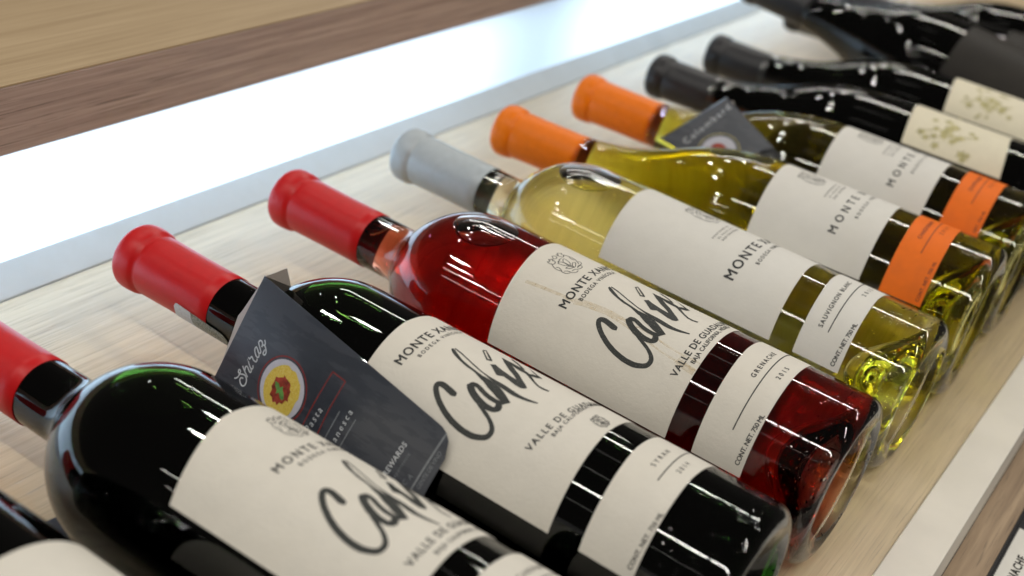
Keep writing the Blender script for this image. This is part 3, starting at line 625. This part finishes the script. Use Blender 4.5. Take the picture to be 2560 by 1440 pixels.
def estate_label(r, R, e0, e1, tn, tf, paper, M0, M1, cap, B0, B1, bcap, logo=None, logok=(1, 1), script=None, V=None, extra=None):
    lab = label_sheet("front_label_or_cover", R, e0, e1, tn, tf, paper, r)
    fn = wrap(R, 0.00030)
    p = Print()
    p.text(MN, M0, M1, cap, "MONTE")
    p.text("BODEGA VINÍCOLA", B0, B1, bcap, "BODEGA")
    if V:
        p.text("VALLE DE GUADALUPE", V[0], V[1], V[2], "VALLE")
        p.text("BAJA CALIFORNIA, MÉXICO", V[3], V[4], V[5], V[6])
    if extra: extra(p)
    p.build("lettering", fn, M["ink"], lab)
    if logo:
        Print().logo(logo, *logok).build("emblem", fn, M["ink"], lab)
    if script:
        from mathutils.geometry import tessellate_polygon
        vv, ff = [], []; k = 0
        for rib in DATA["script"]:                # each brush stroke a hair above the one before
            q = Print().ribbon([(a + script[0], b_ + script[1], c + script[0], d_ + script[1]) for a, b_, c, d_ in rib])
            fn2 = wrap(R, 0.00026 + k * 0.000004); k += 1; b0 = len(vv)
            vv += [fn2(*p_) for p_ in q.v]; ff += [tuple(i + b0 for i in t_) for t_ in q.f]
        for pl in DATA["poly"]:
            fn2 = wrap(R, 0.00026 + k * 0.000004); k += 1; b0 = len(vv)
            tr_ = tessellate_polygon([[Vector((p_[0], p_[1], 0)) for p_ in pl]])
            vv += [fn2(p_[0] + script[0], p_[1] + script[1]) for p_ in pl]; ff += [tuple(i + b0 for i in t_) for t_ in tr_]
        mesh("brush_lettering", vv, ff, M["script"], lab)
    return lab
def small_label(r, R, e0, e1, tn, tf, paper, lines, rule, ink):
    lab = label_sheet("vintage_label", R, e0, e1, tn, tf, paper, r)
    p = Print()
    for (body, p0, p1, cap, ref) in lines: p.text(body, p0, p1, cap, ref)
    p.straight(rule[0], rule[1], 0.5)
    p.build("lettering", wrap(R, 0.00030), ink, lab)
    return lab
RB, RG = 0.0375, 0.0410

# --- rose bottle in the middle
b4 = bottle("bordeaux", -0.0048, -0.01836, "clear", "rose", M["cap_red"], 0.0612,
            "clear bottle of rosé with red capsule and stained cream label, Grenache 2015", GRP, bub=(0.108, 0.1385, 0.0125, 0.0075))
lab = estate_label(b4, RB, (157.0, 152.0), (246.3, 244.6), -53.0, 46, PAP, (183.3, -24.6), (182.5, -4.0), 3.9, (187.0, -18.0), (186.3, -5.1), 1.95,
             (167.0, -2.3), (1, 1), (0, 0), ((240.0, -29.2), (239.8, -16.6), 3.0, (243.2, -20.6), (242.2, 2.9), 1.9, "BAJA CALIFORNIA,"))
st = Print()
for pts, wd in (([(160, -21.5), (166, -20.8), (172, -20.2), (178, -19.8), (184, -19.6)], 1.6), ([(184, -19.6), (188, -18.5), (193, -17.8), (199, -17.2), (206, -17.6), (214, -18.6)], 3.2),
                ([(214, -18.6), (222, -19.5), (230, -20.6), (237, -21.2), (241, -20.9), (245, -21.2)], 4.4), ([(236, -22.5), (241, -23.4), (245, -23.8)], 3.0)):
    st.line(pts, wd)
st.build("wine_stain", wrap(RB, 0.00025), M["stain"], lab)
small_label(b4, RB, (258.3, 255.7), (280.0, 278.5), -52.8, 46, PAP,
            [("GRENACHE", (266.6, -13.8), (265.9, 7.1), 2.1, "GRENACHE"), ("2015", (275.0, -9.0), (274.9, -0.1), 2.0, "2015"), ("CONT. NET. 750 ML", (278.0, -48.6), (278.4, -26.7), 1.9, "CONT. NET. 750 ML")],
            ((270.0, -37.1), (268.3, 22.0)), M["ink"])
bubble("air_bubble", "bordeaux", 0.0555, 0.0690, 0.0062, 0.0036, [c for c in b4.children if c.name.startswith("wine")][0])

# --- syrah bottle with the dark hang tag
b3 = bottle("bordeaux", -0.09975, -0.0072, "green", "red", M["cap_red"], 0.0607,
            "dark wine bottle with red capsule and Syrah label, charcoal card over its neck", GRP, bub=(0.106, 0.1385, 0.0130, 0.0060))
def em3(p):
    for l in DATA["logo"]: p.line([(239.3 + q[0] * 0.46, 4.0 + q[1] * 0.46) for q in l], 0.3)
estate_label(b3, RB, (156.0, 152.1), (247.7, 244.8), -44.2, 52, PAP, (166.3, -18.6), (165.8, 1.6), 3.8, (169.9, -11.8), (169.2, 0.75), 1.6,
             None, (1, 1), (-15.6, 4.0), ((228.0, -23.1), (229.0, -10.4), 2.6, (231.8, -13.7), (231.6, 9.8), 1.6, "BAJA CALIFORNIA,"), em3)
small_label(b3, RB, (260.1, 256.8), (281.0, 279.2), -43.9, 52, PAP,
            [("SYRAH", (266.8, -4.0), (266.1, 8.9), 1.9, "SYRAH"), ("2014", (275.1, -0.8), (274.7, 7.6), 1.9, "2014"), ("CONT. NET. 750 ML", (279.4, -40.5), (279.6, -19), 1.7, "CONT. NET. 750 ML")],
            ((270.8, -8.8), (269.3, 20.0)), M["ink_soft"])
# tax stamp on its neck
stp = Print()
pts = [(41.2, -94), (42.2, -91), (44.0, -90)] + [(44 + i * 3.4, -90 - i * 1.2) for i in range(1, 8)] + [(71, -104), (73.5, -113), (74.5, -130), (74.5, -150), (60, -150), (44, -150), (41.2, -135)]
def neckfn(s, a):
    r = SHAPE["bordeaux"]["rn"] + 0.00062; th = math.radians(a)
    return (s / 1000 - 0.18, r * math.sin(th), RB + r * math.cos(th))
def stamp(name, s0, s1, a0f, a1, mat):
    v = []; f = []; ns, na_ = 14, 10
    for i in range(ns + 1):
        s = s0 + (s1 - s0) * i / ns
        e = min((s - 41.0) / 3.0, (75.0 - s) / 5.0, 1.0); e = max(e, 0.0)
        a0 = -90 - (s - 41) * 0.36 - 34 * (1 - math.sqrt(max(0, 1 - (1 - e) ** 2)))
        for j in range(na_ + 1): v.append(neckfn(s, a0 + (a1 - a0) * j / na_))
    for i in range(ns):
        for j in range(na_):
            p = i * (na_ + 1) + j; f.append((p, p + 1, p + na_ + 2, p + na_ + 1))
    return mesh(name, v, f, mat, b3, True)
stamp("tax_stamp", 41.0, 52.0, 0, -165, M["ink_white"])
stamp("tax_stamp_print", 52.0, 75.0, 0, -165, M["stamp"])

# --- foremost full bottle
b2 = bottle("bordeaux", -0.19098, 0.02011, "green", "red", M["cap_red"], 0.0605,
            "dark bottle with red capsule at lower left, emblem on its cream label", GRP, bub=(0.104, 0.1375, 0.0135, 0.0060))
estate_label(b2, RB, (157.6, 149.8), (245.0, 243.0), -34.5, 62, PAP, (181.6, -8.0), (180.75, 11.8), 3.3, (184.9, -0.9), (184.2, 12.0), 1.7,
             (165.0, 14.9), (0.98, 0.95), (-1.1, 17.6), ((237.3, -11.5), (236.65, 1.2), 2.8, (240.6, -3.0), (239.6, 20.5), 1.7, "BAJA CALIFORNIA,"))
small_label(b2, RB, (258.0, 254.5), (279.0, 277.0), -34.5, 62, PAP,
            [("CABERNET", (264.6, 6), (264.1, 26), 2.0, "CABERNET"), ("2014", (273.1, 11), (272.7, 19.6), 1.9, "2014"), ("CONT. NET. 750 ML", (277.4, -30), (277.6, -8), 1.7, "CONT. NET. 750 ML")],
            ((268.8, -18), (267.3, 38.0)), M["ink_soft"])

# --- bottle cut by the lower left corner
b1 = bottle("bordeaux", -0.2815, 0.012, "green", "red", M["cap_red"], 0.0610,
            "dark bottle cut off by the lower left corner, only its cream label end showing", GRP)
estate_label(b1, RB, (163.0, 156.0), (247.0, 245.0), -40, 56, PAP, (186.6, -14.0), (185.8, 6.0), 3.3, (189.9, -7.0), (189.2, 6.0), 1.7)

# --- white wine bottle with the silver capsule
b5 = bottle("bordeaux", 0.08589, -0.03419, "clear", "white", M["cap_grey"], 0.0639,
            "clear bottle of pale white wine with silver grey capsule and white label, Sauvignon Blanc", GRP, off=0.002, bub=(0.107, 0.1395, 0.0125, 0.0070))
def fine5(p):
    p.text("PROPIEDAD DE", (200.2, -10.2), (199.3, 6.5), 1.05)
    p.text("EL VALLE, B.C.", (202.4, -8.6), (201.6, 7.5), 1.05)
    p.text("BAJA CALIFORNIA", (204.6, -8.6), (203.8, 8.5), 1.05)
estate_label(b5, RB, (155.5, 151.6), (248.6, 245.0), -44.5, 54, COOL, (220.8, -27.2), (220.35, 1.0), 5.0, (226.4, -13.4), (225.4, 0.6), 1.9,
             (184.2, 7.0), (1.22, 1.02), None, None, fine5)
small_label(b5, RB, (260.4, 256.8), (282.7, 279.7), -44.4, 54, COOL,
            [("SAUVIGNON BLANC VIÑA KRISTEL"[:15], (267.5, -29.0), (266.0, -8.3), 2.1, "SAUVIGNON"), ("2015", (274.8, -2.4), (274.3, 8.9), 2.0, "2015"), ("CONT. NET. 750 ML", (280.0, -42.5), (280.1, -20.5), 1.9, "CONT. NET. 750 ML")],
            ((270.7, -29.75), (268.0, 20.0)), M["ink"])
label_sheet("back_label", RB, (170, 170), (262, 262), 72, 178, M["paper_cool"], b5)
bubble("air_bubble", "bordeaux", 0.0590, 0.0700, 0.0056, 0.0030, [c for c in b5.children if c.name.startswith("wine")][0], 0.002)

# --- two olive bottles with orange capsules
def olive(y, w_, label, ds, t_n, year):
    r = bottle("burgundy", y, w_, "olive", "white", M["cap_orange"], 0.0786, label, GRP, bub=(0.150, 0.186, 0.0105, 0.0026, 0.16))
    estate_label(r, RG, (194.8, 191.9), (256.6, 255.1), t_n, t_n + 98, COOL, (236.3, -31.5), (236.5, -1.4), 4.2, (242.2, -18.2), (241.9, -2.0), 1.8,
                 (208.6, 0.5), (1.0, 0.9), None, None, lambda p: (p.text("PROPIEDAD DE", (222.0, -12.0), (221.5, 5.0), 1.1), p.text("EL VALLE, B.C.", (224.3, -11.0), (223.8, 6), 1.1), p.text("BAJA CALIFORNIA", (226.6, -11), (226.1, 7.0), 1.1)))
    small_label(r, RG, (267.3, 265.9), (288.6, 287.2), t_n - 0.8, t_n + 98, M["paper_orange"],
                [("CHARDONNAY", (274.2, -15.2), (274.3, 6.5), 2.0, "CHARDONNAY"), (year, (282.0, -5.6), (282.0, 5.4), 2.0, year), ("CONT. NET. 750 ML", (286.9, -47.0), (286.6, -25.0), 1.6, "CONT. NET. 750 ML")],
                ((277.7, -23.5), (277.2, 20.0)), M["ink_brown"])
    return r
b6 = olive(0.16747, 0.02744, "olive bottle with orange capsule, right beside the silver capped bottle", 0, -48.2, "2014")
b7 = olive(0.25687, 0.00974, "olive bottle with orange capsule and dark card over its neck, beside black bottle", 0, -44.5, "2014")

# --- black bottles beyond
def vine(lab, R, s0, t0, seed):
    rnd = random.Random(seed); p = Print()
    for _ in range(26):
        cs, ct = s0 + rnd.gauss(0, 8), t0 + rnd.gauss(0, 6.5); rr = rnd.uniform(1.6, 3.6); a0 = rnd.uniform(0, 6.3)
        p.poly([(cs + rr * (0.75 + 0.3 * math.sin(5 * (a - a0))) * math.cos(a), ct + rr * (0.75 + 0.3 * math.sin(5 * (a - a0))) * math.sin(a)) for a in [2 * PI * i / 20 for i in range(20)]])
    p.line([(s0 - 15, t0 - 7), (s0 - 6, t0 - 1), (s0 + 4, t0 - 2), (s0 + 16, t0 + 3)], 0.9)
    p.build("vine_drawing", wrap(R, 0.0003), M["vine"], lab)
def black_bottle(y, w_, label, seed, off):
    r = bottle("burgundy", y, w_, "black", "red", M["cap_black"], 0.0810, label, GRP, off, (0.150, 0.186, 0.0105, 0.0026, 0.16))
    lab = label_sheet("front_label_or_cover", RG, (214.0, 207.8), (275.7, 268.8), -35.0, 34, M["paper_cream"], r)
    vine(lab, RG, 236, -16, seed)
    return r
b8 = black_bottle(0.34037, 0.004, "black capped bottle with cream vine label, next to an orange capped bottle", 3, 0.0075)
b9 = black_bottle(0.4255, 0.0, "black capped bottle with vine label cut by the right edge, nearest the top edge", 5, 0.0105)
b10 = bottle("burgundy", 0.515, 0.0, "black", "red", M["cap_black"], 0.0790,
             "black bottle at the top edge with an added charcoal sheet, neck raised out of the picture", GRP)
label_sheet("front_label_or_cover", RG, (196, 196), (286, 286), -60, 50, M["reflection_grey"], b10)  # added sheet, not a known label: paints a grey reflection, covers lamp streaks
b10.rotation_euler = (0, 0.11, -0.02); b10.location = (0.165, 0.510, 0.019)
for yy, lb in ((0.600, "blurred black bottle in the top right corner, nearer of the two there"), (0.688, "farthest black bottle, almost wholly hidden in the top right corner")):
    label_sheet("front_label_or_cover", RG, (200, 200), (280, 280), -60, 50, M["reflection_grey"], bottle("burgundy", yy, 0.0, "black", "red", M["cap_black"], 0.0790, lb, GRP))  # same added dark sheet, hiding lamp streaks on the bare glass

# ------------------------------------------------------------------ hang tags
def hang_tag(name, A, U, V, N, ulen, vlen, label, art, collar, bulge=0.0046, shear=0.0, fold=1.6, taper=0.0):
    A, U, V, N = Vector(A), Vector(U), Vector(V), Vector(N)
    r = empty(name, A); tag(r, label, "neck tag", "dark recipe cards with the bottles")
    def fn(off):
        def g(u, v):
            e = min(max(u / 45, 0), 1); e = e * e * (3 - 2 * e)
            bz = bulge * e * math.sin(PI * min(max(v / 46, 0), 1)) if v < 46 else 0
            p = U * ((u + shear * v) / 1000) + V * (v / 1000) - N * (bz + off)
            return tuple(p)
        return g
    nu, nv = 44, 22; rc = 8.5
    fo, fi = fn(0.00018), fn(-0.00018)
    vv = []; ff = []
    for side in (fo, fi):
        for i in range(nu + 1):
            for j in range(nv + 1):
                u = ulen * i / nu; vl = vlen * (1 - taper * i / nu); v = vl * j / nv
                du = u - (ulen - rc)
                if du > 0:                                     # rounded outer corners
                    cut = rc - math.sqrt(max(0, rc * rc - du * du))
                    v = cut + (vl - 2 * cut) * j / nv
                vv.append(side(u, v))
    n1 = (nu + 1) * (nv + 1)
    for s_ in (0, 1):
        for i in range(nu):
            for j in range(nv):
                p = s_ * n1 + i * (nv + 1) + j
                q = (p, p + 1, p + nv + 2, p + nv + 1); ff.append(q if s_ == 0 else q[::-1])
    rim = [i * (nv + 1) for i in range(nu + 1)] + [nu * (nv + 1) + j for j in range(1, nv + 1)] + [i * (nv + 1) + nv for i in range(nu - 1, -1, -1)] + list(range(nv - 1, 0, -1))
    for a, b_ in zip(rim, rim[1:] + rim[:1]): ff.append((a, b_, b_ + n1, a + n1))
    card = mesh("card", vv, ff, M["card"], r, True, 40)
    art(card, fn)
    # rolled fold along the top edge, and the folded collar that grips the neck
    fv = []; fd = (-0.62 * U + 0.78 * N).normalized()
    for j in range(13):
        v = vlen * j / 12
        b = Vector(fi(0, v)); fv += [tuple(b), tuple(b + fd * fold / 2000 - U * 0.0001), tuple(b + fd * fold / 1000)]
    ff2 = []
    for j in range(12):
        for i in (0, 1):
            p = 3 * j + i; ff2.append((p, p + 1, p + 4, p + 3))
    mesh("fold", fv, ff2, M["card"], r, True)
    cv = [Vector(p) - A for p in collar]
    k = len(cv); th = Vector((0.00036, 0, 0))
    mesh("neck_collar", [tuple(p) for p in cv] + [tuple(p + th) for p in cv],
         [tuple(range(k)), tuple(range(2 * k - 1, k - 1, -1))] + [(i, (i + 1) % k, k + (i + 1) % k, k + i) for i in range(k)], M["card_back"], r)
    return r
def circle(c, ru, rv, n=40): return [(c[0] + ru * math.cos(2 * PI * i / n), c[1] + rv * math.sin(2 * PI * i / n)) for i in range(n)]
def art3(card, fn):
    f1, f2, f3, f4 = fn(0.00024), fn(0.00030), fn(0.00036), fn(0.00042)
    c = (30.8, 30.3)
    ring = circle(c, 12.0, 12.6, 60); p = Print(); p.cut(); p.line2(ring + ring[:1], 0.55)
    p.cut(); p.line2([(47.06, 11.0), (53.67, 10.7), (53.3, 23.3), (53.58, 40)], 0.45); p.cut(); p.line2([(47.06, 11.0), (46.35, 25.5), (45.9, 40)], 0.45)
    p.build("red_outline", f1, M["ink_red"], card)
    Print().poly(circle(c, 11.0, 11.5)).build("plate", f1, M["plate"], card)
    Print().poly(smooth_line([(26.07, 22.49), (28.82, 20.9), (31.12, 21.4), (33.15, 21.0), (36.0, 22.8), (37.8, 24.2), (39.4, 28.25), (39.0, 30.49), (38.8, 35.1), (37.4, 37.6), (32.94, 39.1), (27.5, 39.8), (23.7, 36.6), (22.0, 32), (22.7, 27.3), (24.2, 24.6), (26.07, 22.49)])).build("pasta", f2, M["pasta"], card)
    Print().poly([(25.93, 27.78), (27.09, 27.43), (29.23, 25.89), (29.18, 24.96), (30.52, 25.45), (32.75, 25.79), (33.74, 26.36), (33.96, 27.82), (34.96, 28.39), (35.12, 31.2), (35.86, 32.28), (34.37, 32.72), (33.8, 34.77), (32.36, 35.0), (31.76, 36.75), (30.6, 35.96), (29.47, 36.95), (28.28, 35.53), (26.74, 35.35), (26.76, 33.04), (25.87, 32.05), (26.19, 30.19)]).build("sauce", f3, M["sauce"], card)
    Print().poly([(26.56, 29.27), (28.64, 29.08), (29.81, 30.18), (30.84, 28.78), (31.33, 30.06), (32.48, 30.85), (33.54, 32.67), (33.05, 33.69), (31.65, 33.4), (30.33, 32.08), (29.14, 33.27), (28.92, 31.8), (27.2, 30.77)]).build("basil", f4, M["leaf"], card)
    q = Print(-1)
    for l in DATA["shiraz"]:
        q.line(l, 0.55) if len(l) > 2 else q.line2(l, 0.8)
    q.text("Pasta", (50.0, 36.0), (51.16, 25.24), 2.7, "Pasta")
    q.text("Puttanesca", (61.9, 41.0), (62.74, 17.8), 2.5, "Puttanesca")
    q.text("REWARDS", (87.2, 28.0), (88.3, 13.5), 2.1, "REWARDS", 0.03)
    q.build("lettering", f2, M["ink_white"], card)
    g = Print(-1)
    g.cut(); g.line2([(57.0, 40.0), (57.7, 20.9)], 0.4); g.cut(); g.line2([(64.1, 38.5), (65.2, 19.2)], 0.4); g.cut(); g.line2([(97.9, 31.0), (99.1, 0.9)], 0.75)
    g.text("experiencia", (90.5, 27.4), (91.2, 15.5), 1.4, "experiencia")
    g.text("CA", (95.4, 26.0), (96.4, 21.2), 1.9, "CA")
    g.text("GENTE DE VINO", (101.0, 23.4), (101.6, 7.4), 1.6, "GENTE DE VINO")
    g.build("small_print", f2, M["ink_grey"], card)
TA, TU, TV, TN = (0.10133, -0.12342, 0.08163), (0.98447, -0.07182, -0.16021), (-0.17545, -0.36773, -0.91323), (0.00667286, 0.92715647, -0.37461493)
t3 = hang_tag("hang_tag", TA, TU, TV, TN, 103.5, 54.0,
         "charcoal recipe card with a plate of pasta, hung on the Syrah bottle", art3,
         [(0.1012, -0.1232, 0.0815), (0.1008, -0.1165, 0.0806), (0.1000, -0.1100, 0.0797), (0.0995, -0.1090, 0.0785), (0.1000, -0.1065, 0.0700), (0.0900, -0.1000, 0.0560), (0.0840, -0.1180, 0.0530), (0.0952, -0.1390, 0.0395)], bulge=0.0016, shear=0.045)
def art7(card, fn):
    q = Print(-1)
    q.text("Colombard", (12.6, 36.0), (7.6, 2.2), 4.2, "Colombard")
    q.build("lettering", fn(0.0003), M["ink_white"], card)
    c = (27.2, 24.5); ring = circle(c, 11.6, 11.6, 50)
    Print().line2(ring + ring[:1], 0.7).build("olive_outline", fn(0.00024), M["vine"], card)
    Print().poly(circle(c, 9.8, 9.8)).build("plate", fn(0.00024), M["plate"], card)
    Print().poly(circle(c, 5.2, 4.6)).build("sauce", fn(0.0003), M["sauce"], card)
N7 = Vector((0.10002, 0.86017, -0.5001))
t7 = hang_tag("hang_tag", Vector((0.12445, 0.24276, 0.07946)) - N7 * 0.0026, (0.91035, -0.28197, -0.30292), (-0.40158, -0.42497, -0.81126), N7, 66.0, 46.0,
         "charcoal card with white script and a round dish, hung on an orange capped bottle", art7,
         [(0.1225, 0.2420, 0.0770), (0.1225, 0.2560, 0.0745), (0.1222, 0.2700, 0.0600), (0.1215, 0.2680, 0.0500), (0.1150, 0.2330, 0.0600)], bulge=0.0, shear=-0.24, fold=3.6, taper=0.48)
# loose card on the shelf between the two nearest bottles
def loose_card():
    x0, x1, ya, yb, rc = 0.0840, 0.1900, -0.2185, -0.2020, 0.007
    out = [(x1, ya), (x1, yb), (x0 + 0.001, yb)]
    out += [(x0 + rc - rc * math.sin(a), ya + rc - rc * math.cos(a)) for a in [math.radians(90 - 9 * i) for i in range(11)]]
    n = len(out)
    v = [(x, y, 0.0010) for x, y in out] + [(x, y, 0.0003) for x, y in out]
    f = [tuple(range(n)), tuple(range(2 * n - 1, n - 1, -1))] + [(i, i + n, (i + 1) % n + n, (i + 1) % n) for i in range(n)]
    o = mesh("loose_card", v, f, M["card"])
    import bmesh
    bm = bmesh.new(); bm.from_mesh(o.data); bmesh.ops.recalc_face_normals(bm, faces=bm.faces); bm.to_mesh(o.data); bm.free()
    tag(o, "charcoal card lying flat on the shelf between the two nearest dark bottles", "card")
loose_card()

# ------------------------------------------------------------------ price ticket in the rail
tk = empty("price_ticket", (0.3714, 0.13, -0.0302))
tag(tk, "white price ticket with perforated edge in the black rail at the lower right", "price ticket")
def ticket():
    v = []; f = []
    n = 78; y1 = -0.0005; y0 = -0.09
    top = []
    for i in range(n + 1):
        top.append((0.0004 if i % 2 else 0.0, y0 + (y1 - y0) * i / n))
    for x, y in top: v += [(x, y, 0.0005), (0.036, y, 0.0005), (x, y, 0.0002), (0.036, y, 0.0002)]
    for i in range(n):
        p = 4 * i; q = p + 4
        f += [(p, p + 1, q + 1, q), (p + 2, q + 2, q + 3, p + 3), (p, q, q + 2, p + 2), (p + 1, p + 3, q + 3, q + 1)]
    f += [(0, 2, 3, 1), (4 * n, 4 * n + 1, 4 * n + 3, 4 * n + 2)]
    pap = mesh("paper", v, f, M["paper_cool"], tk)
    p = Print()
    p.text("GRENACHE", (9.3, -55.0), (9.3, -22.5), 4.0, "GRENACHE", 0.0)
    p.text("750 ML", (16.0, -56.0), (16.0, -40.0), 3.0, "750 ML")
    p.build("lettering", lambda s, t: (s / 1000, t / 1000, 0.0007), M["ink"], pap)
ticket()
